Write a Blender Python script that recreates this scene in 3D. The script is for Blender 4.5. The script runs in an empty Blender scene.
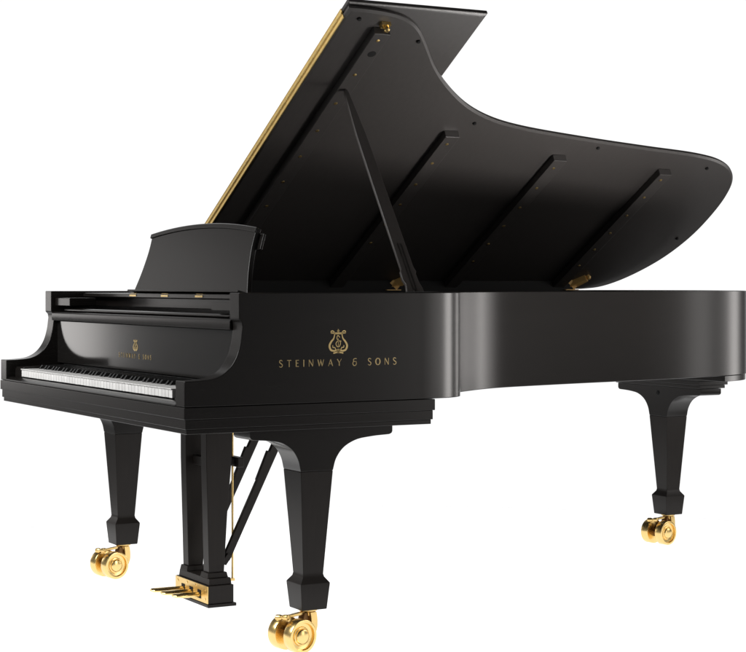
import bpy, bmesh, math, random
from mathutils import Vector, Matrix
random.seed(7)
scene = bpy.context.scene
COL = scene.collection

# ------------------------------------------------------------------ materials
def new_mat(name):
    m = bpy.data.materials.new(name); m.use_nodes = True
    nt = m.node_tree
    return m, nt, nt.nodes['Principled BSDF']

def lacquer(name, col, rough, spec=0.5, grain=0.0, axis=(1, 1, 30), coat=0.0):
    """ebonised wood: almost black base, faint wood grain in colour and gloss"""
    m, nt, b = new_mat(name)
    tc = nt.nodes.new('ShaderNodeTexCoord')
    mp = nt.nodes.new('ShaderNodeMapping'); mp.inputs['Scale'].default_value = axis
    nz = nt.nodes.new('ShaderNodeTexNoise'); nz.inputs['Scale'].default_value = 6; nz.inputs['Detail'].default_value = 6
    nt.links.new(tc.outputs['Object'], mp.inputs['Vector']); nt.links.new(mp.outputs[0], nz.inputs['Vector'])
    cr = nt.nodes.new('ShaderNodeMapRange')
    cr.inputs['From Min'].default_value = .3; cr.inputs['From Max'].default_value = .7
    cr.inputs['To Min'].default_value = rough * .985; cr.inputs['To Max'].default_value = rough * 1.015
    nt.links.new(nz.outputs['Fac'], cr.inputs['Value']); nt.links.new(cr.outputs[0], b.inputs['Roughness'])
    mx = nt.nodes.new('ShaderNodeMix'); mx.data_type = 'RGBA'
    mx.inputs[6].default_value = (*[c * .82 for c in col], 1); mx.inputs[7].default_value = (*[c * 1.2 for c in col], 1)
    nt.links.new(nz.outputs['Fac'], mx.inputs[0]); nt.links.new(mx.outputs[2], b.inputs['Base Color'])
    b.inputs['Specular IOR Level'].default_value = spec
    if grain:
        bp = nt.nodes.new('ShaderNodeBump'); bp.inputs['Strength'].default_value = grain; bp.inputs['Distance'].default_value = .0003
        nt.links.new(nz.outputs['Fac'], bp.inputs['Height']); nt.links.new(bp.outputs[0], b.inputs['Normal'])
    return m

BLK = (.0150, .0126, .0112)
M_RIM = lacquer('satin_ebony', (.0095, .0082, .0074), .26, .32, 0)
M_LEG = lacquer('satin_ebony_upright_grain', BLK, .40, .17, .04, (22, 22, 1))
M_PROP = lacquer('satin_prop_stick_lit', (.034, .030, .028), .36, .5, 0, (22, 22, 1))  # lighter than the case black, standing in for light on its face
M_LID = lacquer('satin_ebony_lid_lit', (.047, .043, .041), .40, .50, .0, (1, 14, 14))  # lightened case black: light on the lid underside put into the colour
M_FALL = lacquer('polished_ebony', (.010, .0092, .0086), .125, .5, .0)
M_DARK = lacquer('dull_black_paint', (.006, .006, .006), .6, .2)

def metal(name, col, rough, var=.35):
    m, nt, b = new_mat(name)
    b.inputs['Metallic'].default_value = 1
    tc = nt.nodes.new('ShaderNodeTexCoord'); nz = nt.nodes.new('ShaderNodeTexNoise'); nz.inputs['Scale'].default_value = 35
    nz.inputs['Detail'].default_value = 4
    nt.links.new(tc.outputs['Object'], nz.inputs['Vector'])
    mr = nt.nodes.new('ShaderNodeMapRange'); mr.inputs['To Min'].default_value = rough * (1 - var); mr.inputs['To Max'].default_value = rough * (1 + var)
    nt.links.new(nz.outputs['Fac'], mr.inputs['Value']); nt.links.new(mr.outputs[0], b.inputs['Roughness'])
    mx = nt.nodes.new('ShaderNodeMix'); mx.data_type = 'RGBA'
    mx.inputs[6].default_value = (*[c * .85 for c in col], 1); mx.inputs[7].default_value = (*[min(1, c * 1.1) for c in col], 1)
    nt.links.new(nz.outputs['Fac'], mx.inputs[0]); nt.links.new(mx.outputs[2], b.inputs['Base Color'])
    return m
M_BRASS = metal('polished_brass', (.89, .64, .26), .26)
M_BRASS2 = metal('brushed_brass', (.82, .58, .23), .36)
M_BRASS3 = metal('satin_brass_strip', (.90, .66, .26), .46, .08)
M_BROWN = metal('dark_bronze', (.16, .085, .035), .45)
M_STEEL = metal('dark_screw', (.08, .075, .07), .35)

def plain(name, col, rough, spec=.5, metallic=0):
    m, nt, b = new_mat(name)
    tc = nt.nodes.new('ShaderNodeTexCoord'); nz = nt.nodes.new('ShaderNodeTexNoise'); nz.inputs['Scale'].default_value = 12
    nt.links.new(tc.outputs['Object'], nz.inputs['Vector'])
    mx = nt.nodes.new('ShaderNodeMix'); mx.data_type = 'RGBA'
    mx.inputs[6].default_value = (*[c * .96 for c in col], 1); mx.inputs[7].default_value = (*[min(1, c * 1.03) for c in col], 1)
    nt.links.new(nz.outputs['Fac'], mx.inputs[0]); nt.links.new(mx.outputs[2], b.inputs['Base Color'])
    b.inputs['Roughness'].default_value = rough; b.inputs['Specular IOR Level'].default_value = spec
    b.inputs['Metallic'].default_value = metallic
    return m
M_IVORY = plain('white_key_top', (.84, .83, .81), .22)
_nt = M_IVORY.node_tree; _oi = _nt.nodes.new('ShaderNodeObjectInfo'); _mr = _nt.nodes.new('ShaderNodeMapRange')
_mr.inputs['To Min'].default_value = .90; _mr.inputs['To Max'].default_value = 1.03
_hs = _nt.nodes.new('ShaderNodeHueSaturation'); _b = _nt.nodes['Principled BSDF']; _l = _b.inputs['Base Color'].links[0].from_socket
_nt.links.new(_oi.outputs['Random'], _mr.inputs['Value']); _nt.links.new(_mr.outputs[0], _hs.inputs['Value']); _nt.links.new(_l, _hs.inputs['Color']); _nt.links.new(_hs.outputs[0], _b.inputs['Base Color'])
M_EBON = plain('black_key_top', (.012, .012, .012), .25)
M_GOLD = plain('gold_leaf_print', (.62, .46, .20), .40, .5, .5)
M_LITBRASS = plain('lit_brass', (.88, .56, .20), .40, .5, .15)  # barely metallic brass, its colour standing in for light on shaded hinges
M_GOLDTEXT = plain('gold_letter_print', (.48, .36, .17), .42, .4, .4)
M_FELT = plain('dark_red_felt', (.05, .008, .008), .9, .1)
M_RUB_HOLE = plain('black_rubber_and_hole_shade', (.008, .008, .008), .7, .2)  # real rubber, and also the painted shade of holes and slots

# ------------------------------------------------------------------ mesh helpers
def finish(name, bm, mat, parent=None, bevel=0.0, seg=2, ang=32):
    bmesh.ops.remove_doubles(bm, verts=bm.verts[:], dist=1e-6)
    bmesh.ops.recalc_face_normals(bm, faces=bm.faces[:])
    me = bpy.data.meshes.new(name); bm.to_mesh(me); bm.free()
    for p in me.polygons: p.use_smooth = True
    me.set_sharp_from_angle(angle=math.radians(ang))
    me.materials.append(mat)
    o = bpy.data.objects.new(name, me); COL.objects.link(o)
    if parent: o.parent = parent
    if bevel:
        md = o.modifiers.new('edge', 'BEVEL'); md.width = bevel; md.segments = seg
        md.limit_method = 'ANGLE'; md.angle_limit = math.radians(34); md.harden_normals = True
        md.use_clamp_overlap = True
    return o

def box(bm, x0, x1, y0, y1, z0, z1, M=None):
    vs = [bm.verts.new(Vector((x, y, z)) if M is None else M @ Vector((x, y, z))) for z in (z0, z1) for y in (y0, y1) for x in (x0, x1)]
    for f in ((0, 2, 3, 1), (4, 5, 7, 6), (0, 1, 5, 4), (2, 6, 7, 3), (0, 4, 6, 2), (1, 3, 7, 5)):
        bm.faces.new([vs[i] for i in f])

def frustum(bm, c0, h0, c1, h1):
    """c=(x,y,z) centre, h=(hx,hy)"""
    a = [bm.verts.new((c0[0] + sx * h0[0], c0[1] + sy * h0[1], c0[2])) for sx, sy in ((-1, -1), (1, -1), (1, 1), (-1, 1))]
    b = [bm.verts.new((c1[0] + sx * h1[0], c1[1] + sy * h1[1], c1[2])) for sx, sy in ((-1, -1), (1, -1), (1, 1), (-1, 1))]
    bm.faces.new(a[::-1]); bm.faces.new(b)
    for i in range(4): bm.faces.new((a[i], a[(i + 1) % 4], b[(i + 1) % 4], b[i]))

def loft(bm, rings, cap=True):
    """rings: list of lists of points (same count)"""
    R = [[bm.verts.new(p) for p in r] for r in rings]
    n = len(R[0])
    for a, b in zip(R, R[1:]):
        for i in range(n): bm.faces.new((a[i], a[(i + 1) % n], b[(i + 1) % n], b[i]))
    if cap: bm.faces.new(R[0][::-1]); bm.faces.new(R[-1])

def prism(bm, pts, fn0, fn1):
    """polygon extruded between two maps of its 2-D points"""
    loft(bm, [[fn0(p) for p in pts], [fn1(p) for p in pts]])

def lathe(bm, prof, M, n=40):
    """prof: (r, h) along local z; M places it"""
    rings = []
    for r, h in prof:
        rings.append([M @ Vector((max(r, 1e-4) * math.cos(2 * math.pi * k / n), max(r, 1e-4) * math.sin(2 * math.pi * k / n), h)) for k in range(n)])
    loft(bm, rings)

def axis_matrix(p, d, up=(0, 0, 1)):
    d = Vector(d).normalized(); u = Vector(up)
    x = u.cross(d)
    if x.length < 1e-5: x = Vector((1, 0, 0)).cross(d)
    x.normalize(); y = d.cross(x)
    M = Matrix((x, y, d)).transposed().to_4x4(); M.translation = Vector(p)
    return M

def bar(bm, p, q, w, h, w2=None, h2=None):
    """rectangular bar from p to q: w across horizontally, h the other way"""
    p, q = Vector(p), Vector(q); d = (q - p).normalized()
    s = Vector((1, 0, 0)) if abs(d.x) < .7 else Vector((0, 1, 0))
    s = (s - d * s.dot(d)).normalized(); t = d.cross(s)
    w2 = w if w2 is None else w2; h2 = h if h2 is None else h2
    loft(bm, [[p + s * a * w / 2 + t * b * h / 2 for a, b in ((-1, -1), (1, -1), (1, 1), (-1, 1))],
              [q + s * a * w2 / 2 + t * b * h2 / 2 for a, b in ((-1, -1), (1, -1), (1, 1), (-1, 1))]])

def catmull(P, n=12, closed=False):
    out = []
    N = len(P)
    for i in range(N - (0 if closed else 1)):
        p1, p2 = Vector(P[i]), Vector(P[(i + 1) % N])
        p0 = Vector(P[i - 1]) if (i > 0 or closed) else p1 * 2 - p2
        p3 = Vector(P[(i + 2) % N]) if (i + 2 < N or closed) else p2 * 2 - p1
        t0 = 0; t1 = max((p1 - p0).length, 1e-6) ** .5; t2 = t1 + max((p2 - p1).length, 1e-6) ** .5; t3 = t2 + max((p3 - p2).length, 1e-6) ** .5
        for k in range(n):
            t = t1 + (t2 - t1) * k / n
            A1 = p0 * ((t1 - t) / (t1 - t0)) + p1 * ((t - t0) / (t1 - t0)); A2 = p1 * ((t2 - t) / (t2 - t1)) + p2 * ((t - t1) / (t2 - t1))
            A3 = p2 * ((t3 - t) / (t3 - t2)) + p3 * ((t - t2) / (t3 - t2))
            B1 = A1 * ((t2 - t) / (t2 - t0)) + A2 * ((t - t0) / (t2 - t0)); B2 = A2 * ((t3 - t) / (t3 - t1)) + A3 * ((t - t1) / (t3 - t1))
            out.append(B1 * ((t2 - t) / (t2 - t1)) + B2 * ((t - t1) / (t2 - t1)))
    if not closed: out.append(Vector(P[-1]))
    return out

def resample(P, step):
    P = [Vector(p) for p in P]; out = [P[0].copy()]; acc = 0
    for a, b in zip(P, P[1:]):
        L = (b - a).length
        if L < 1e-9: continue
        t = step - acc
        while t <= L:
            out.append(a + (b - a) * (t / L)); t += step
        acc = L - (t - step)
    if (out[-1] - P[-1]).length < step * .5: out[-1] = P[-1].copy()
    else: out.append(P[-1].copy())
    return out

def relax(P, it):
    P = [p.copy() for p in P]
    for _ in range(it):
        Q = [p.copy() for p in P]
        for i in range(1, len(P) - 1): Q[i] = P[i] * .5 + (P[i - 1] + P[i + 1]) * .25
        P = Q
    return P

# ------------------------------------------------------------------ dimensions (metres): x across the keys, y front to tail, z up
H = .785
ZT, ZR = .975, .678          # top and bottom of the rim
TH = .5455                   # lid opening angle
GAPC = .061                  # rim thickness

piano = bpy.data.objects.new('grand_piano', None); COL.objects.link(piano)
piano.location = (0, 1.2, 0)
piano['label'] = 'satin black concert grand piano with raised lid, gold lettering and brass casters'
piano['category'] = 'piano'
def P(name, bm, mat, parent=None, **k):
    if parent is None:
        parent = piano
        o = finish(name, bm, mat, piano, **k); o.location = (0, -1.2, 0)
    else:
        o = finish(name, bm, mat, parent, **k)
    return o

# ------------------------------------------------------------------ rim with its two arms
arm_top = catmull([(0, .7455), (.045, .7468), (.09, .753), (.122, .771), (.146, .803), (.159, .843), (.165, .885)], 8)
prof = [Vector((0, ZR))] + arm_top + [Vector((.163, .897)), Vector((.155, .906)), Vector((.155, ZT))]
treble = [(H, .70), (H, .752), (.7815, .788), (.7735, .821), (.761, .846), (.742, .868), (.714, .884), (.680, .894), (.642, .907), (.604, .932), (.574, .968), (.548, 1.006), (.5205, 1.046), (.4920, 1.089),
          (.4665, 1.134), (.4450, 1.181), (.4275, 1.232), (.413, 1.288), (.399, 1.355), (.385, 1.42), (.358, 1.56), (.331, 1.72), (.305, 1.88), (.272, 2.04), (.233, 2.19), (.198, 2.33),
          (.146, 2.430), (.075, 2.498), (-.014, 2.559), (-.10, 2.614), (-.22, 2.655), (-.36, 2.678), (-.50, 2.662), (-.63, 2.60), (-.725, 2.50), (-.773, 2.40), (-H, 2.27), (-H, 2.2)]
out = resample(catmull(treble, 10), .008); out = relax(out, 16)
def offset(P_, d):
    Q = []
    for i in range(len(P_)):
        t = (P_[min(i + 1, len(P_) - 1)] - P_[max(i - 1, 0)]).normalized()
        Q.append(P_[i] + Vector((-t.y, t.x)) * d)
    return Q
out[0].x = H; out[1].x = H; out[-1].x = -H; out[-2].x = -H
inn = offset(out, GAPC); inn[0] = Vector((H - GAPC, out[0].y)); inn[-1] = Vector((-H + GAPC, out[-1].y))
bm = bmesh.new()
def side(sgn, yend):
    """front part of the case side: arm profile between inner and outer plane, open at yend"""
    o_ = [bm.verts.new((sgn * H, p[0], p[1])) for p in prof]; i_ = [bm.verts.new((sgn * (H - GAPC), p[0], p[1])) for p in prof]
    eo = [bm.verts.new((sgn * H, yend, ZR)), bm.verts.new((sgn * H, yend, ZT))]
    ei = [bm.verts.new((sgn * (H - GAPC), yend, ZR)), bm.verts.new((sgn * (H - GAPC), yend, ZT))]
    # side n-gons split at the arm so the tessellation stays clean
    bm.faces.new(o_ + [eo[1], eo[0]]); bm.faces.new((i_ + [ei[1], ei[0]])[::-1])
    for k in range(len(prof) - 1): bm.faces.new((o_[k], o_[k + 1], i_[k + 1], i_[k]))
    bm.faces.new((o_[-1], eo[1], ei[1], i_[-1])); bm.faces.new((o_[0], i_[0], ei[0], eo[0]))
side(1, out[0].y); side(-1, out[-1].y)
R = [[bm.verts.new((*o_, ZR)), bm.verts.new((*o_, ZT)), bm.verts.new((*i_, ZT)), bm.verts.new((*i_, ZR))] for o_, i_ in zip(out, inn)]
for a, b in zip(R, R[1:]):
    for k in range(4): bm.faces.new((a[k], a[(k + 1) % 4], b[(k + 1) % 4], b[k]))
rim = P('rim', bm, M_RIM, bevel=.0025, seg=3)

# soundboard and dark inner deck just inside the case
bm = bmesh.new()
ring = [Vector((H - GAPC - .001, .60))] + [p for p in inn] + [Vector((-H + GAPC + .001, .60))]
ring = [Vector((max(-H + GAPC + .001, min(H - GAPC - .001, p.x)), p.y)) for p in ring]
prism(bm, ring, lambda p: Vector((p[0], p[1], .76)), lambda p: Vector((p[0], p[1], .79)))
P('soundboard', bm, M_DARK)
bm = bmesh.new()
for k in range(60):     # string bed
    x = -.66 + k * .021
    y1 = min([p.y for p in inn if abs(p.x - x) < .02 and p.y > .8] + [9]) - .10
    y1 = min(y1, 2.40)
    bar(bm, (x, .66, .885), (x, y1, .885), .0022, .0022)
P('strings', bm, M_STEEL)
bm = bmesh.new(); box(bm, -H + GAPC + .002, H - GAPC - .002, .60, .66, .80, .90); P('tuning_block', bm, M_DARK, bevel=.003)

# ------------------------------------------------------------------ keybed with stepped moulding
bm = bmesh.new()
box(bm, -.7865, .7865, -.0015, .756, .6460, .6770)
box(bm, -.782, .782, .0035, .7515, .6200, .6456)
box(bm, -.778, .778, .008, .7475, .6070, .6196)
box(bm, -.770, .770, .014, .738, .6090, .6775)
P('keybed', bm, M_RIM, bevel=.0013, seg=2)
# key slip
bm = bmesh.new()
pts = [(-.001, .6785), (-.001, .6815), (.004, .6855), (.017, .6905), (.0205, .6905), (.0205, .6785)]
prism(bm, pts, lambda p: Vector((-.7235, *p)), lambda p: Vector((.7235, *p)))
P('key_slip', bm, M_RIM, bevel=.0008)
# key blocks
for s in (-1, 1):
    bm = bmesh.new()
    pts = [(.030, .6785), (.030, .712), (.036, .7235), (.10, .726), (.168, .726), (.168, .6785)]
    prism(bm, pts, lambda p: Vector((s * .6455, *p)), lambda p: Vector((s * .7232, *p)))
    P('key_block', bm, M_RIM, bevel=.0015)

# ------------------------------------------------------------------ keyboard
bm = bmesh.new(); box(bm, -.644, .644, .034, .30, .6785, .690); box(bm, -.644, .644, .172, .176, .69, .7325)
keyboard = P('keyboard', bm, M_DARK)
KW = 1.282 / 52
blk_after = {0, 2, 3, 5, 6}     # C D F G A have a sharp after them (0=C)
def white_mesh(l_notch, r_notch):
    b = bmesh.new(); w = KW - .0017; x0, x1 = -w / 2, w / 2
    yb, yh, y0 = .172, .074, .0225
    a = x0 + (.0062 if l_notch else 0); c = x1 - (.0062 if r_notch else 0)
    pts = [(x0, y0), (x1, y0), (x1, yh), (c, yh), (c, yb), (a, yb), (a, yh), (x0, yh)]
    q = []
    for p in pts:
        if not q or (Vector(p) - Vector(q[-1])).length > 1e-5: q.append(p)
    prism(b, q, lambda p: Vector((p[0], p[1] + .003, .694)), lambda p: Vector((p[0], p[1] + .003, .7165)))
    box(b, x0, x1, y0 - .0003, yh, .7168, .7195)   # key top with its little front lip
    box(b, a, c, yh, yb, .7168, .7195)
    return b
proto = {}
note = 5  # first white key is A
names_ = []
for i in range(52):
    n = note % 7
    ln = ((n - 1) % 7) in {0, 1, 3, 4, 5} and i > 0
    rn = n in {0, 1, 3, 4, 5} and i < 51
    x = -.641 + KW * (i + .5)
    kk = (ln, rn)
    if kk not in proto:
        o = finish('white_key', white_mesh(ln, rn), M_IVORY, keyboard, bevel=.0007, seg=2)
        proto[kk] = o
    else:
        o = proto[kk].copy(); COL.objects.link(o); o.parent = keyboard
    o.location = (x, 0, random.uniform(-.0002, .0002))
    if rn: names_.append(x + KW / 2 + {0: -.0018, 1: .0018, 3: -.0024, 4: 0, 5: .0024}[n])
    note += 1
bk = None
for x in names_:
    if bk is None:
        b = bmesh.new()
        loft(b, [[Vector((-.0058, .078, .7165)), Vector((.0058, .078, .7165)), Vector((.0058, .171, .7165)), Vector((-.0058, .171, .7165))],
                 [Vector((-.0055, .0785, .7220)), Vector((.0055, .0785, .7220)), Vector((.0055, .171, .7220)), Vector((-.0055, .171, .7220))],
                 [Vector((-.0046, .0865, .7315)), Vector((.0046, .0865, .7315)), Vector((.0046, .171, .7315)), Vector((-.0046, .171, .7315))]])
        bk = finish('black_key', b, M_EBON, keyboard, bevel=.001, seg=2); o = bk
    else:
        o = bk.copy(); COL.objects.link(o); o.parent = keyboard
    o.location = (x, 0, 0)

# ------------------------------------------------------------------ fallboard
bm = bmesh.new()
box(bm, -.7228, .7228, .1765, .192, .7345, .8745)
fallboard = P('fallboard', bm, M_FALL, bevel=.0015)
bm = bmesh.new()
pts = [(.158, .8765), (.1565, .880), (.1565, .900), (.160, .9045), (.20, .906), (.20, .8765)]
prism(bm, pts, lambda p: Vector((-.7222, *p)), lambda p: Vector((.7222, *p)))
pts = [(.185, .9068), (.180, .910), (.181, .9145), (.186, .917), (.21, .917), (.21, .9068)]
prism(bm, pts, lambda p: Vector((-.665, *p)), lambda p: Vector((.665, *p)))
o = finish('fallboard_rail', bm, M_RIM, fallboard, bevel=.0008)

# ------------------------------------------------------------------ gold lettering
def ribbon(bm, pts, w, M, z0=0, z1=.0006, closed=False):
    """flat stroke along 2-D points, width w (number or list)"""
    pts = [Vector(p) for p in pts]; n = len(pts); L = []; Rr = []
    for i in range(n):
        a = pts[i - 1] if (i > 0 or closed) else pts[i]; b = pts[(i + 1) % n] if (i < n - 1 or closed) else pts[i]
        t = (b - a).normalized(); nn = Vector((-t.y, t.x)); ww = (w[i] if isinstance(w, (list, tuple)) else w) / 2
        L.append(pts[i] + nn * ww); Rr.append(pts[i] - nn * ww)
    v = lambda p, z: bm.verts.new(M @ Vector((p.x, p.y, z)))
    A = [(v(l, z0), v(l, z1), v(r, z1), v(r, z0)) for l, r in zip(L, Rr)]
    m = n if closed else n - 1
    for i in range(m):
        a, b = A[i], A[(i + 1) % n]
        for k in range(4): bm.faces.new((a[k], a[(k + 1) % 4], b[(k + 1) % 4], b[k]))
    if not closed: bm.faces.new(A[0]); bm.faces.new(A[-1][::-1])

def arc(cx, cy, rx, ry, a0, a1, n=14):
    return [(cx + rx * math.cos(math.radians(a0 + (a1 - a0) * k / n)), cy + ry * math.sin(math.radians(a0 + (a1 - a0) * k / n))) for k in range(n + 1)]

# letters in a box of height 1: list of (stroke, start width, end width); thick and thin strokes like an inscriptional capital
def glyph(c):
    T, t = .130, .072
    S = catmull([(.50, .84), (.40, .96), (.24, 1.0), (.08, .90), (.06, .74), (.16, .60), (.34, .48), (.48, .36), (.50, .20), (.38, .04), (.20, 0), (.02, .14)], 4)
    if c == 'S': return .54, [(S, t, t, T)]
    if c == 'T': return .66, [([(.33, 0), (.33, .96)], T, T * .8, None), ([(0, .96), (.66, .96)], t * 1.3, t * 1.3, None)]
    if c == 'E': return .50, [([(.07, 0), (.07, 1)], T, T, None), ([(.07, .955), (.5, .955)], t, t * 1.3, None), ([(.07, .52), (.42, .52)], t, t * 1.3, None), ([(.07, .045), (.5, .045)], t, t * 1.3, None)]
    if c == 'I': return .16, [([(.08, 0), (.08, 1)], T * .95, T * 1.05, None)]
    if c == 'N': return .74, [([(.06, 0), (.06, 1)], t, t, None), ([(.06, 1), (.68, 0)], T, T, None), ([(.68, 0), (.68, 1)], t, t, None)]
    if c == 'W': return 1.02, [([(0.02, 1), (.28, 0)], T, T, None), ([(.28, 0), (.51, 1)], t, t, None), ([(.47, 1), (.74, 0)], T, T, None), ([(.74, 0), (.99, 1)], t, t, None)]
    if c == 'A': return .74, [([(.02, 0), (.37, 1)], t, t, None), ([(.35, 1), (.72, 0)], T, T, None), ([(.16, .33), (.58, .33)], t, t, None)]
    if c == 'Y': return .70, [([(.02, 1), (.35, .45)], T, T * .8, None), ([(.68, 1), (.35, .45)], t, t, None), ([(.35, 0), (.35, .47)], T, T, None)]
    if c == 'O': return .82, [(arc(.41, .5, .36, .48, 0, 360, 28), t, t, 'O')]
    if c == '&': return .66, [(catmull([(.64, .98), (.40, 1.02), (.14, .90), (.12, .70), (.34, .58), (.56, .60)], 5), t, t, T * .9),
                              (catmull([(.34, .58), (.06, .50), (.02, .22), (.20, 0), (.46, .02), (.60, .26), (.56, .62)], 5), t, t, T * .9)]
    return .45, []
def lettering(text, M, x0, x1, h, wmul=1.0):
    """text spread so that it starts at x0 and ends at x1 along M's x axis"""
    gl = [glyph(c) for c in text]
    tot = sum(g[0] for g in gl) * h * wmul; gap = ((x1 - x0) - tot) / (len(text) - 1)
    words = []; bm = bmesh.new(); x = x0
    for c, (w, strokes) in zip(text, gl):
        if c == ' ': words.append(bm); bm = bmesh.new()
        for s, wa, wb, mid in strokes:
            n = len(s)
            if mid == 'O': ws = [(.09 + .09 * abs(math.cos(2 * math.pi * k / (n - 1)))) * h for k in range(n)]
            elif mid: ws = [(wa + (mid - wa) * math.sin(math.pi * k / (n - 1))) * h for k in range(n)]
            else: ws = [(wa + (wb - wa) * k / (n - 1)) * h for k in range(n)]
            ribbon(bm, [(x + p[0] * h * wmul, p[1] * h) for p in s], ws, M)
        x += w * h * wmul + gap
    return words + [bm]
def emblem(M, w, h, y0):
    """lyre mark: w wide, h tall, base at y0"""
    bm = bmesh.new(); t = w * .070
    S = lambda L: [(p[0] * w / 2, y0 + p[1] * h) for p in L]
    for s in (-1, 1):
        ribbon(bm, S([(s * p[0], p[1]) for p in catmull([(.12, .16), (.42, .11), (.86, .17), (.98, .32), (.80, .48), (.52, .62), (.42, .76), (.44, .86), (.62, .93), (.80, .90), (.78, .83)], 6)]),
               [t * (.75 + .75 * math.sin(math.pi * min(1, k / 34))) for k in range(61)], M)
        ribbon(bm, S([(s * p[0], p[1]) for p in catmull([(.28, .16), (.40, .25), (.60, .25), (.62, .34)], 5)]), t * .6, M)
    ribbon(bm, S([(-.80, .84), (.80, .84)]), t * .8, M)
    ribbon(bm, S([(-.42, .80), (.42, .80)]), t * .35, M)
    ribbon(bm, S([(0, .84), (0, 1.0)]), [t * 1.1, t * .5], M)
    ribbon(bm, S([(-.13, .93), (.13, .93)]), t * .7, M)
    ribbon(bm, S(arc(0, .115, .17, .05, 0, 360, 16)), t * .9, M)
    ribbon(bm, S([(0, .16), (0, .04)]), [t * 2.2, t * 1.5], M)
    ribbon(bm, S([(-.55, .015), (-.2, .045), (0, .055), (.2, .045), (.55, .015)]), t * 1.0, M)
    ribbon(bm, S(catmull([(.18, .66), (-.06, .74), (-.16, .62), (.04, .54), (.24, .44), (.14, .30), (-.14, .29), (-.26, .40), (-.12, .50), (.10, .52), (.34, .50)], 6)), t * .55, M)
    ribbon(bm, S([(0, .30), (0, .62)]), t * .3, M)
    return bm
def onside(y, z):   # local x runs towards the tail, local y up, out of the treble side
    M = Matrix(((0, 0, 1, H + .0002), (1, 0, 0, y), (0, 1, 0, z), (0, 0, 0, 1))); return M
def onfront(x, y, z):
    M = Matrix(((1, 0, 0, x), (0, 0, -1, y), (0, 1, 0, z), (0, 0, 0, 1))); return M
#SIDE_TEXT
for nm, b in [('gold_lettering', b) for b in lettering('STEINWAY & SONS', onside(0, .7765), .272, .631, .0185)] + [('gold_lyre_emblem', emblem(onside(.450, .810), .055, .066, 0))]:
    o = finish(nm, b, M_GOLD if 'emblem' in nm else M_GOLDTEXT, rim)
for nm, b in [('gold_lettering', b) for b in lettering('STEINWAY & SONS', onfront(0, .1763, .7735), -.146, .118, .0135, .95)] + [('gold_lyre_emblem', emblem(onfront(-.008, .1763, .7960), .036, .035, 0))]:
    o = finish(nm, b, M_GOLD if 'emblem' in nm else M_GOLDTEXT, fallboard)

# ------------------------------------------------------------------ music desk
bm = bmesh.new()
box(bm, -.7225, .7225, .268, .575, .9555, .9685)
tray = P('music_desk_tray', bm, M_RIM, bevel=.002)
bm = bmesh.new(); box(bm, -.722, .722, .300, .318, .925, .9545); finish('tray_rail', bm, M_RIM, tray, bevel=.0015)
for s in (-1, 1):
    bm = bmesh.new(); box(bm, min(s * .575, s * .720), max(s * .575, s * .720), .168, .26, .926, .9525)
    finish('slide_block', bm, M_RIM, tray, bevel=.002)
for x in (-.262, 0, .262):
    bm = bmesh.new(); box(bm, x - .027, x + .027, .2664, .2678, .9595, .9650); box(bm, x - .025, x + .025, .2690, .276, .9686, .9694)
    finish('desk_hinge', bm, M_BRASS, tray)

DY0, DZ0, DY1, DZ1 = .338, .9690, .389, 1.160
ln = math.hypot(DY1 - DY0, DZ1 - DZ0); ey = (DY1 - DY0) / ln; ez = (DZ1 - DZ0) / ln
MD = Matrix(((1, 0, 0, 0), (0, ey, -ez, DY0), (0, ez, ey, DZ0), (0, 0, 0, 1)))   # local z points to the player
side_l = catmull([(-.442, 0), (-.426, .035), (-.414, .065), (-.404, .10), (-.397, .135), (-.396, .168), (-.400, .199)], 6)
top_a = [(-.400 + .800 * k / 32, .199 + .023 * (1 - ((k - 16) / 16) ** 2)) for k in range(1, 32)]
desk_out = [Vector(p) for p in side_l] + [Vector(p) for p in top_a] + [Vector((-p[0], p[1])) for p in side_l[::-1]]
bm = bmesh.new()
prism(bm, desk_out, lambda p: MD @ Vector((p[0], p[1], -.016)), lambda p: MD @ Vector((p[0], p[1], 0)))
desk = P('music_desk', bm, M_RIM, bevel=.003, seg=3)
bm = bmesh.new()      # raised moulding along the arched top
prev = None
R_ = []
for p in [Vector(side_l[-1])] + [Vector(q) for q in top_a] + [Vector((-side_l[-1][0], side_l[-1][1]))]:
    R_.append([MD @ Vector((p.x, p.y - .016, .0002)), MD @ Vector((p.x, p.y - .014, .0045)), MD @ Vector((p.x, p.y - .002, .0045)), MD @ Vector((p.x, p.y + .001, .0005))])
loft(bm, R_)
finish('desk_moulding', bm, M_RIM, desk, bevel=.0008)
bm = bmesh.new()      # folding support behind, its shoulders show past the edge
for s in (-1, 1):
    a, b_ = sorted((s * .385, s * .417))
    box(bm, a, b_, .138, .186, -.026, -.0175, MD)
box(bm, -.38, .38, .004, .05, -.028, -.0175, MD)
finish('desk_support', bm, M_RIM, desk, bevel=.002)
bm = bmesh.new(); box(bm, -.43, .43, -.0005, .006, .0005, .026, MD); finish('desk_ledge', bm, M_RIM, desk, bevel=.0015)

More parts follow.
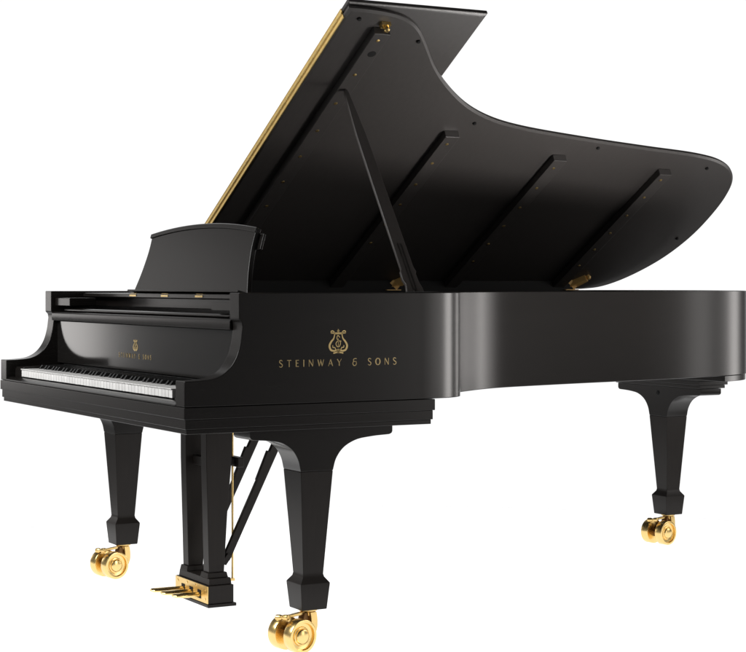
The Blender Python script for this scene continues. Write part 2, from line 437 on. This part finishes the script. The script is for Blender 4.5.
# ------------------------------------------------------------------ lid
cT, sT = math.cos(TH), math.sin(TH)
ML = Matrix(((cT, 0, -sT, -H), (0, 1, 0, 0), (sT, 0, cT, ZT + .0008), (0, 0, 0, 1)))   # local: u from hinge, y, t up
lid_c = [(1.562, .612), (1.562, .67), (1.556, .74), (1.543, .80), (1.505, .868), (1.415, .948), (1.325, 1.022), (1.225, 1.127), (1.138, 1.245), (1.080, 1.365), (1.042, 1.500),
         (.993, 1.811), (.958, 2.092), (.930, 2.330), (.900, 2.450), (.848, 2.542), (.778, 2.602), (.690, 2.638), (.56, 2.662), (.40, 2.668), (.25, 2.640), (.14, 2.588), (.06, 2.525), (.015, 2.46), (0, 2.38)]
lo = relax(resample(catmull(lid_c, 8), .012), 5)
lid_poly = [Vector((0, .612))] + lo
bm = bmesh.new()
def inset(poly, d):
    n = len(poly); Q = []
    for i in range(n):
        a, b, c = poly[i - 1], poly[i], poly[(i + 1) % n]
        t1 = (b - a).normalized(); t2 = (c - b).normalized(); n1 = Vector((-t1.y, t1.x)); n2 = Vector((-t2.y, t2.x))
        m = (n1 + n2).normalized(); k = d / max(.4, m.dot(n1)); Q.append(b + m * k)
    return Q
area = sum(a.x * b.y - b.x * a.y for a, b in zip(lid_poly, lid_poly[1:] + lid_poly[:1]))
sg = 1 if area > 0 else -1
li = inset(lid_poly, sg * .007)
v3 = lambda P_, t: [ML @ Vector((p.x, p.y, t)) for p in P_]
loft(bm, [v3(li, 0), v3(lid_poly, .007), v3(lid_poly, .015), v3(inset(lid_poly, sg * .003), .0180)])
lid = P('lid', bm, M_LID, ang=25)
bm = bmesh.new()
fp = [Vector(p) for p in ((.0, .612), (1.570, .612), (1.570, 1.086), (.0, 1.086))]
fi = [Vector(p) for p in ((.004, .616), (1.565, .616), (1.565, 1.081), (.004, 1.081))]
fj = [Vector(p) for p in ((.012, .623), (1.555, .623), (1.555, 1.069), (.012, 1.069))]
loft(bm, [v3(fj, .0190), v3(fi, .0215), v3(fp, .0245), v3(fp, .0350), v3(fi, .0375)])
flap = P('lid_flap', bm, M_LID, bevel=.0012)
# continuous brass hinge along the lid's front edge
bm = bmesh.new()
box(bm, .20, 1.524, .6095, .6108, .0008, .0150, ML)
box(bm, .20, 1.524, .6095, .6108, .0205, .0345, ML)
n = 12
rings = [[ML @ Vector((u, .6092 + .0036 * math.cos(2 * math.pi * k / n), .0178 + .0036 * math.sin(2 * math.pi * k / n))) for k in range(n)] for u in (.20, 1.524)]
pass
K = 44
for k in range(K):
    u0 = .20 + (1.524 - .20) * k / K; u1 = .20 + (1.524 - .20) * (k + 1) / K - .0012
    loft(bm, [[ML @ Vector((u, .6092 + .0036 * math.cos(2 * math.pi * j / n), .0178 + .0036 * math.sin(2 * math.pi * j / n))) for j in range(n)] for u in (u0, u1)])
for tt in (.0022, .0132, .0222, .0330):
    rings = [[ML @ Vector((u, .6096 + .0012 * math.cos(2 * math.pi * k / 8), tt + .0012 * math.sin(2 * math.pi * k / 8))) for k in range(8)] for u in (.20, 1.524)]
    loft(bm, rings)
finish('piano_hinge', bm, M_BRASS3, lid)
bm = bmesh.new(); prism(bm, [(-.7845, ZT + .0004), (-.7235, ZT + .0004), (-.7235, ZT - .014), (-.7225, ZT - .014), (-.7225, ZT + .0360)], lambda p: Vector((p[0], .62, p[1])), lambda p: Vector((p[0], 2.30, p[1]))); finish('hinge_gap_filler', bm, M_DARK, lid)  # black filler added to cover a bright gap under the lid
# ribs under the lid
for yc, u1, sc in ((.747, 1.497, [1.463, 1.297, 1.152, 1.008, .867, .723, .58, .44]), (1.243, 1.012, [.968, .858, .731, .608, .483, .363]),
               (1.735, .905, [.855, .733, .609, .486, .366, .245]), (2.232, .846, [.808, .695, .573, .453, .336, .22])):
    bm = bmesh.new()
    a, b_ = .035, u1
    w = .027
    loft(bm, [[ML @ Vector((a, yc - w, -.0003)), ML @ Vector((b_, yc - w, -.0003)), ML @ Vector((b_, yc + w, -.0003)), ML @ Vector((a, yc + w, -.0003))],
              [ML @ Vector((a, yc - w, -.024)), ML @ Vector((b_ - .004, yc - w, -.024)), ML @ Vector((b_ - .004, yc + w, -.024)), ML @ Vector((a, yc + w, -.024))]])
    rib = finish('lid_rib', bm, M_LID, lid, bevel=.0018)
    for u in sc:
        bm = bmesh.new()
        lathe(bm, [(.0058, -.0001), (.0055, .0010), (.0030, .0017), (.0001, .0017)], axis_matrix(ML @ Vector((u, yc - .002, -.0241)), ML.to_3x3() @ Vector((0, 0, -1))), 14)
        finish('rib_screw', bm, M_BRASS2, lid)
# rubber buttons
for u, y in ((1.527, .659), (1.447, .898), (1.059, 1.306), (.955, 1.868), (.861, 2.416), (.39, 2.601)):
    bm = bmesh.new()
    lathe(bm, [(.0065, -.0002), (.0065, .004), (.005, .006), (.0001, .0065)], axis_matrix(ML @ Vector((u, y, 0)), ML.to_3x3() @ Vector((0, 0, -1))), 20)
    finish('rubber_button', bm, M_RUB_HOLE, lid)
# brass socket plate at the first rib and a dark disc standing in for the shaded prop hole
bm = bmesh.new()
lathe(bm, [(.0135, -.0002), (.0135, .0006), (.0100, .0010), (.0001, .0008)], axis_matrix(ML @ Vector((1.40, .754, -.0240)), ML.to_3x3() @ Vector((0, 0, -1))), 20)
finish('prop_hole_disc', bm, M_RUB_HOLE, lid)
bm = bmesh.new()
box(bm, 1.5045, 1.524, .735, .765, -.0125, -.0004, ML)
lathe(bm, [(.009, 0), (.009, .012), (.005, .016), (.0001, .016)], axis_matrix(ML @ Vector((1.512, .752, -.0125)), ML.to_3x3() @ Vector((0, 0, -1))), 16)
finish('lid_catch', bm, M_BRASS, lid)
# lid hinges on the bass rim
for y in (1.478, 2.288):
    bm = bmesh.new()
    lathe(bm, [(.007, -.035), (.0085, -.033), (.0085, .033), (.007, .035)], axis_matrix((-H + .012, y, ZT + .010), (0, 1, 0)), 14)
    box(bm, -H + .006, -H + .075, y - .03, y + .03, ZT + .0003, ZT + .0030)
    bar(bm, (-.748, y - .004, ZT + .006), (-.736, y + .020, ZT + .032), .046, .044, .036, .036)
    bar(bm, (-.740, y + .012, ZT + .024), ML @ Vector((.105, y + .054, -.009)), .038, .034, .026, .020)
    lathe(bm, [(.004, -.002), (.0095, 0), (.0095, .012), (.005, .016)], axis_matrix(ML @ Vector((.108, y + .058, -.002)), ML.to_3x3() @ Vector((.3, .3, -.9))), 14)
    lathe(bm, [(.010, -.018), (.010, .018)], axis_matrix((-.742, y + .018, ZT + .022), (1, 0, 0)), 16)
    finish('lid_hinge', bm, M_LITBRASS, lid)

# ------------------------------------------------------------------ lid prop
pb = Vector((.742, .727, ZT - .028)); pt = ML @ Vector((1.222, .746, -.0245))
d = (pt - pb).normalized(); Lp = (pt - pb).length
wv = Vector((0, 1, 0)); wv = (wv - d * wv.dot(d)).normalized(); tv = d.cross(wv)
edgeL = [(0, .027), (.028, .029), (.060, .0225), (.075, .028), (.105, .0260), (.112, .0215), (.28, .0205), (.45, .0190), (.62, .0165), (.74, .0100), (Lp - .012, .0070), (Lp, .004)]
edgeR = [(0, .027), (.045, .028), (.070, .0225), (.098, .0215), (.105, .0255), (.122, .0215), (.28, .0205), (.45, .0190), (.62, .0165), (.74, .0100), (Lp - .012, .0070), (Lp, .004)]
poly = [(-w, a) for a, w in edgeL] + [(w, a) for a, w in edgeR[::-1]]
bm = bmesh.new()
prism(bm, poly, lambda p: pb + d * p[1] + wv * p[0] + tv * .005, lambda p: pb + d * p[1] + wv * p[0] - tv * .005)
prop = P('lid_prop', bm, M_PROP, bevel=.0018, seg=2)
bm = bmesh.new()
for sgn in (1, -1):
    for o1 in (-.0052, .0052):
        bar(bm, pb + d * .040 + wv * o1 + tv * sgn * .0055, pb + d * .205 + wv * o1 + tv * sgn * .0055, .0018, .0018)
    lathe(bm, [(.006, 0), (.0055, .002), (.0001, .003)], axis_matrix(pb + d * .036 + tv * sgn * .005, tv * sgn), 14)
finish('prop_track', bm, M_STEEL, prop)
bm = bmesh.new(); box(bm, .7245, .7835, .695, .765, ZT + .0003, ZT + .0022); finish('prop_plate', bm, M_DARK, prop)

# ------------------------------------------------------------------ legs
def caster(parent, cx, cy, zf):
    """double brass wheel trailing towards the player, axle almost along x"""
    RT = Matrix.Translation((cx, cy, 0)) @ Matrix.Rotation(math.radians(11), 4, 'Z')
    W = lambda x, y, z: RT @ Vector((x, y, z))
    D = lambda x, y, z: RT.to_3x3() @ Vector((x, y, z))
    wy = -.055; r = .0457; zc = r
    for s in (-1, 1):
        bm = bmesh.new()
        lathe(bm, [(.012, 0), (.0425, 0), (.0447, .001), (r, .003), (r, .0300), (.0449, .0325), (.0425, .0335), (.0375, .0328), (.0355, .0245), (.0265, .0230), (.0250, .0255),
                   (.0215, .0265), (.0200, .0310), (.0170, .0330), (.0001, .0335)], axis_matrix(W(s * .0180, wy, zc), D(s, 0, 0)), 64)
        finish('caster_wheel', bm, M_BRASS, parent, ang=40)
    bm = bmesh.new()
    lathe(bm, [(.026, 0), (.026, -.006), (.017, -.010), (.015, -.020), (.0001, -.020)], axis_matrix((cx, cy, zf + .0005), (0, 0, 1)), 32)
    rings = []
    for p, hh in zip(catmull([(.004, .102), (.007, .085), (.007, .060), (.001, .042)], 6), [.0125] * 99):
        rings.append([W(x_, p[0] + y_, p[1]) for x_, y_ in ((-.014, -hh), (.022, -hh), (.022, hh * .7), (-.014, hh * .7))])
    loft(bm, rings)
    # brake lever with its cross piece on top of the wheels
    bar(bm, W(-.002, wy + .040, .099), W(-.002, wy - .030, .0935), .015, .008, .012, .007)
    lathe(bm, [(.005, -.022), (.0080, -.020), (.0080, -.007), (.0045, 0), (.0080, .007), (.0080, .020), (.005, .022)], axis_matrix(W(-.002, wy - .032, .0945), D(1, .25, .1)), 14)
    finish('caster_fork', bm, M_BRASS2, parent, bevel=.0012)
    bm = bmesh.new()
    rings = []
    prof_ = catmull([(0, .095), (-.006, .075), (-.012, .055), (-.030, .046), (-.052, .046)], 5)
    for i, p in enumerate(prof_):
        a = prof_[max(0, i - 1)]; b_ = prof_[min(len(prof_) - 1, i + 1)]; t = (Vector(b_) - Vector(a)).normalized(); nn = Vector((-t.y, t.x))
        rings.append([W(sx * .0125, p[0] + nn.x * sy * .021, p[1] + nn.y * sy * .021) for sx, sy in ((-1, -1), (1, -1), (1, 1), (-1, 1))])
    loft(bm, rings)
    lathe(bm, [(.014, -.019), (.014, .019)], axis_matrix(W(0, wy, zc), D(1, 0, 0)), 16)
    finish('axle_housing', bm, M_BROWN, parent, bevel=.0012)

def leg(cx, cy, along, shaft_top=.490, zb=.600):
    """square tapered leg with a curved bracket that spreads along x or y"""
    bm = bmesh.new()
    c = Vector((cx, cy, 0))
    ht = (.054, .049)
    # shaft, collar and foot block
    rings = []
    for z, hx, hy in ((.1105, .0378, .0372), (.1125, .0388, .0382), (.180, .0452, .0445), (.1835, .0450, .0443), (.199, .0335, .0328), (.207, .0315, .0308), (.212, .0318, .0312), (shaft_top, *ht)):
        rings.append([Vector((cx + a * hx, cy + b_ * hy, z)) for a, b_ in ((-1, -1), (1, -1), (1, 1), (-1, 1))])
    loft(bm, rings)
    l = P('leg', bm, M_LEG, bevel=.0016, seg=2)
    # bracket
    bm = bmesh.new()
    w = ht[0] if along == 'x' else ht[1]; th = ht[1] if along == 'x' else ht[0]
    e = .255 if along == 'x' else .236
    half = catmull([(w, shaft_top + .0003), (w + .010, shaft_top + .032), (w + .032, shaft_top + .060), (w + .070, shaft_top + .080), (w + .120, shaft_top + .088), (e - .010, shaft_top + .0915)], 7)
    half = [(p[0], p[1]) for p in half] + [(e - .003, shaft_top + .0945), (e, shaft_top + .100), (e, zb)]
    pl = half + [(-a, b_) for a, b_ in half[::-1]]
    if along == 'y':
        kf = (.200 - w) / (e - w)
        pl = [(a if a > -w else -w + (a + w) * kf, b_) for a, b_ in pl]
        prism(bm, pl, lambda p: Vector((cx - th, cy + p[0], p[1])), lambda p: Vector((cx + th, cy + p[0], p[1])))
    else:
        prism(bm, pl, lambda p: Vector((cx + p[0], cy - th, p[1])), lambda p: Vector((cx + p[0], cy + th, p[1])))
    finish('leg_bracket', bm, M_RIM, l, bevel=.0016)
    caster(l, cx, cy, .1105)
    return l
leg(.6986, .4024, 'y', zb=.6062)
leg(-.6986, .4024, 'y', zb=.6062)
tl = leg(-.4199, 2.5326, 'x', zb=.6065)
tl['label'] = 'tail leg with bracket spread sideways under stepped blocks'
bm = bmesh.new()
box(bm, -.682, -.165, 2.478, 2.600, .6075, .620)
box(bm, -.684, -.163, 2.474, 2.612, .6205, .636)
box(bm, -.686, -.161, 2.470, 2.622, .6365, .6555)
finish('leg_mounting_block', bm, M_RIM, tl, bevel=.0015)
bm = bmesh.new()
lathe(bm, [(.009, 0), (.008, .001), (.006, .0012), (.0001, .0012)], axis_matrix((-.42, 2.4825, .580), (0, -1, 0)), 18)  # black disc standing in for the shade inside the bracket hole
finish('bracket_hole_disc', bm, M_RUB_HOLE, tl)
# base plate following the tail's curve
bm = bmesh.new()
pp = [p for p in offset(out, .004) if p.y > 2.28]
prism(bm, pp, lambda p: Vector((p[0], p[1], .6570)), lambda p: Vector((p[0], p[1], .6770)))
P('tail_plate', bm, M_RIM, bevel=.001)
# under frame between the keybed and the tail
bm = bmesh.new()
bar(bm, (-.30, .757, .70), (-.30, 2.3, .70), .09, .04); bar(bm, (.25, .757, .70), (-.10, 2.3, .70), .09, .04)
prism(bm, ring[:], lambda p: Vector((p[0] * .999, p[1] if p[1] > .76 else .757, .735)), lambda p: Vector((p[0] * .999, p[1] if p[1] > .76 else .757, .750)))
P('under_frame', bm, M_DARK)

# ------------------------------------------------------------------ pedal lyre
bm = bmesh.new()
frustum(bm, (0, .402, .0230), (.1290, .0470), (0, .402, .0330), (.1290, .0470))
frustum(bm, (0, .400, .0334), (.1245, .0415), (0, .400, .0880), (.1245, .0415))
frustum(bm, (0, .401, .0884), (.1175, .0370), (0, .401, .1080), (.1150, .0350))
for s in (-1, 1):
    frustum(bm, (s * .079, .397, .1084), (.0285, .0340), (s * .079, .397, .1240), (.0255, .0310))
lyre = P('pedal_lyre', bm, M_LEG, bevel=.0016)
for s in (-1, 1):
    bm = bmesh.new()
    loft(bm, [[Vector((s * .079 + a * .021, y, z)) for a, y in ((-1, y0), (1, y0), (1, y1), (-1, y1))] for y0, y1, z in ((.371, .421, .1243), (.3665, .432, .30), (.362, .446, .46), (.3615, .449, .586))])
    finish('lyre_pillar', bm, M_LEG, lyre, bevel=.0018)
bm = bmesh.new(); box(bm, -.150, .150, .335, .475, .5865, .6060); box(bm, -.056, .056, .385, .420, .44, .468); box(bm, -.105, .112, .462, .482, .440, .470)
box(bm, .07, .09, .446, .461, .445, .465); box(bm, -.09, -.07, .446, .461, .445, .465)
finish('lyre_top_block', bm, M_LEG, lyre, bevel=.002)
for x, top in ((.075, (.075, .655, .596)), (-.085, (-.085, .655, .596))):
    bm = bmesh.new()
    low = Vector((x, .437, .158)); top = Vector(top); mid = low.lerp(top, .52)
    bar(bm, low, top, .014, .024, .016, .027)
    bar(bm, low - Vector((0, .012, .012)), low + Vector((0, .008, .014)), .030, .018)
    bar(bm, mid + Vector((0, -.0005, .004)), mid + Vector((0, .038, .093)), .0152, .0255)
    finish('lyre_brace', bm, M_LEG, lyre, bevel=.0016)
    bm = bmesh.new(); box(bm, x - .03, x + .03, .625, .70, .5975, .6062); finish('brace_socket', bm, M_DARK, lyre)
for x, y in ((.062, .466), (0, .440), (-.062, .440)):
    bm = bmesh.new(); lathe(bm, [(.0032, .095), (.0032, .60)], axis_matrix((x, y, 0), (0, 0, 1)), 12); box(bm, x - .005, x + .005, .425, y + .006, .088, .0955); finish('pedal_rod', bm, M_BRASS2, lyre)
bm = bmesh.new()
box(bm, -.1245, .1245, .3555, .3580, .0345, .0870)
plate = finish('brass_plate', bm, M_BRASS2, lyre, bevel=.0008)
for x in (-.062, 0, .062):
    bm = bmesh.new(); box(bm, x - .0125, x + .0125, .3545, .3553, .044, .070); finish('pedal_slot_dark', bm, M_RUB_HOLE, lyre)  # thin black panels standing in for the dark inside of the slots
for x, z in ((-.105, .075), (-.105, .047), (-.031, .079), (.031, .079), (.105, .075), (.105, .047)):
    bm = bmesh.new(); lathe(bm, [(.0045, 0), (.0042, .0012), (.0001, .0018)], axis_matrix((x, .3553, z), (0, -1, 0)), 12); finish('plate_screw', bm, M_BRASS, lyre)
for x in (-.062, 0, .062):
    bm = bmesh.new()
    rings = []
    sh = {-.062: -.012, 0: -.003, .062: .008}[x]
    keys = [(.366, .0555, .0105, .0075), (.335, .0555, .0105, .0075), (.312 + sh * .5, .0555, .0125, .0082), (.294 + sh * .7, .0560, .0160, .0076), (.280 + sh, .0570, .0185, .0068), (.266 + sh, .0575, .0165, .0056), (.2600 + sh, .0575, .0085, .0030)]
    for y, z, w, h_ in keys:
        rings.append([Vector((x + w * math.cos(2 * math.pi * k / 16), y, z + h_ * math.sin(2 * math.pi * k / 16))) for k in range(16)])
    loft(bm, rings)
    finish('pedal', bm, M_BRASS, lyre)

# ------------------------------------------------------------------ floor: translucent white disc, invented so a lamp below removes every shadow
CAM = Vector((5.0639, -1.8181, .997)); YAW = 1.0639
bm = bmesh.new()
prism(bm, [(2.1 * math.cos(2 * math.pi * k / 96) - .05, 2.1 * math.sin(2 * math.pi * k / 96) + 1.2) for k in range(96)], lambda p: Vector((p[0], p[1], -.0004)), lambda p: Vector((p[0], p[1], 0)))
bmesh.ops.delete(bm, geom=[f for f in bm.faces if f.normal.z < .5 and True and all(v.co.z < -.0001 for v in f.verts)], context='FACES')
m = bpy.data.materials.new('shadowless_backlit_white'); m.use_nodes = True; nt = m.node_tree; nt.nodes.clear()
om = nt.nodes.new('ShaderNodeOutputMaterial'); tr = nt.nodes.new('ShaderNodeBsdfTranslucent'); df = nt.nodes.new('ShaderNodeBsdfDiffuse'); mx = nt.nodes.new('ShaderNodeMixShader')
tr.inputs['Color'].default_value = (.95, .95, .95, 1); df.inputs['Color'].default_value = (.9, .9, .9, 1); mx.inputs[0].default_value = .15
nt.links.new(tr.outputs[0], mx.inputs[1]); nt.links.new(df.outputs[0], mx.inputs[2]); nt.links.new(mx.outputs[0], om.inputs[0])
fl = finish('floor', bm, m); fl['kind'] = 'structure'

# ------------------------------------------------------------------ world: white studio sweep behind, dim studio behind the camera
w = bpy.data.worlds.new('World'); scene.world = w; w.use_nodes = True; nt = w.node_tree; nt.nodes.clear()
ow = nt.nodes.new('ShaderNodeOutputWorld'); bg = nt.nodes.new('ShaderNodeBackground')
tc = nt.nodes.new('ShaderNodeTexCoord')
mul = nt.nodes.new('ShaderNodeVectorMath'); mul.operation = 'MULTIPLY'; mul.inputs[1].default_value = (1, 1, 0)
nrm = nt.nodes.new('ShaderNodeVectorMath'); nrm.operation = 'NORMALIZE'
dot = nt.nodes.new('ShaderNodeVectorMath'); dot.operation = 'DOT_PRODUCT'; dot.inputs[1].default_value = (-math.sin(YAW), math.cos(YAW), 0)
mr = nt.nodes.new('ShaderNodeMapRange'); mr.interpolation_type = 'SMOOTHSTEP'
WORLD_DARK = .16
mr.inputs['From Min'].default_value = .80; mr.inputs['From Max'].default_value = .92; mr.inputs['To Min'].default_value = WORLD_DARK; mr.inputs['To Max'].default_value = 1.04
nt.links.new(tc.outputs['Generated'], mul.inputs[0]); nt.links.new(mul.outputs[0], nrm.inputs[0]); nt.links.new(nrm.outputs[0], dot.inputs[0])
nt.links.new(dot.outputs['Value'], mr.inputs['Value'])
sep = nt.nodes.new('ShaderNodeSeparateXYZ'); nt.links.new(tc.outputs['Generated'], sep.inputs[0])
ab = nt.nodes.new('ShaderNodeMath'); ab.operation = 'ABSOLUTE'; nt.links.new(sep.outputs['Z'], ab.inputs[0])
me_ = nt.nodes.new('ShaderNodeMapRange'); me_.interpolation_type = 'SMOOTHSTEP'     # the white sweep is a band around eye level
me_.inputs['From Min'].default_value = .30; me_.inputs['From Max'].default_value = .50; me_.inputs['To Min'].default_value = 1; me_.inputs['To Max'].default_value = WORLD_DARK
nt.links.new(ab.outputs[0], me_.inputs['Value'])
mn = nt.nodes.new('ShaderNodeMath'); mn.operation = 'MULTIPLY'; nt.links.new(mr.outputs[0], mn.inputs[0]); nt.links.new(me_.outputs[0], mn.inputs[1])
nt.links.new(mn.outputs[0], bg.inputs['Strength']); bg.inputs['Color'].default_value = (1, 1, 1, 1); nt.links.new(bg.outputs[0], ow.inputs[0])

def area(name, loc, target, sx, sy, radiance, col=(1, 1, 1)):
    l = bpy.data.lights.new(name, 'AREA'); l.shape = 'RECTANGLE'; l.size = sx; l.size_y = sy
    l.energy = radiance * math.pi * sx * sy; l.color = col
    o = bpy.data.objects.new(name, l); COL.objects.link(o); o.location = loc
    o.rotation_euler = (Vector(target) - Vector(loc)).to_track_quat('-Z', 'Y').to_euler()
    return o
uf = area('floor_shadow_fill', (-.05, 1.2, -.14), (-.05, 1.2, 0), 4.36, 4.36, 1.45); uf.data.shape = 'DISK'; uf.data.energy *= math.pi / 4  # unseen lamp added below to keep the floor white and shadowless
WARM = (1, .965, .94)
area('softbox_rear', (.55, 3.95, .86), (.42, 1.6, .84), .85, 1.1, 1.9, WARM)
area('tail_highlight_fill', (.33, 3.20, .84), (.20, 2.33, .83), .24, .9, 4.6, WARM)  # unseen lamp added to boost the highlight on the tail
st = area('shoulder_fill', (1.29, 1.76, .85), (.775, .82, .85), .34, .75, 4.6, WARM); st.data.spread = math.radians(110)  # unseen lamp added for the highlight on the shoulder bend
area('side_fill', (5.2, 4.6, 1.0), (.8, .5, .85), 1.8, 2.0, 2.4, WARM)  # unseen fill added to lift the dark treble side
area('softbox_side', (-5.7, -1.3, 1.0), (0, .3, .9), 1.0, 1.1, 2.6, WARM)
area('hinge_fill', (-5.6, -1.4, 2.05), (0, .5, 1.4), 1.1, .8, .6, WARM)  # unseen lamp added to brighten the brass strip on the lid edge
area('keys_fill', (-.2, -2.7, 2.9), (0, .1, .75), 2.0, 2.0, 13)  # added out of view to whiten the keys
low = area('lid_fill', (1.45, 2.25, .12), (.42, 1.72, 1.66), .45, .45, 13.5, WARM); low.data.spread = math.radians(66)  # unseen lamp added to lighten the lid underside

# ------------------------------------------------------------------ camera
cd = bpy.data.cameras.new('camera'); cam = bpy.data.objects.new('camera', cd); COL.objects.link(cam)
cam.location = CAM; cam.rotation_euler = (math.pi / 2, 0, YAW)
cd.sensor_width = 36; cd.lens = 36 * 1785.5 / 746; cd.shift_y = -(326 - 284.5) / 746; cd.clip_end = 200; cd.clip_start = .05
scene.camera = cam
vs = scene.view_settings; vs.view_transform = 'Standard'; vs.look = 'None'; vs.exposure = 0; vs.gamma = 1
scene.cycles.max_bounces = 8; scene.cycles.use_denoising = True
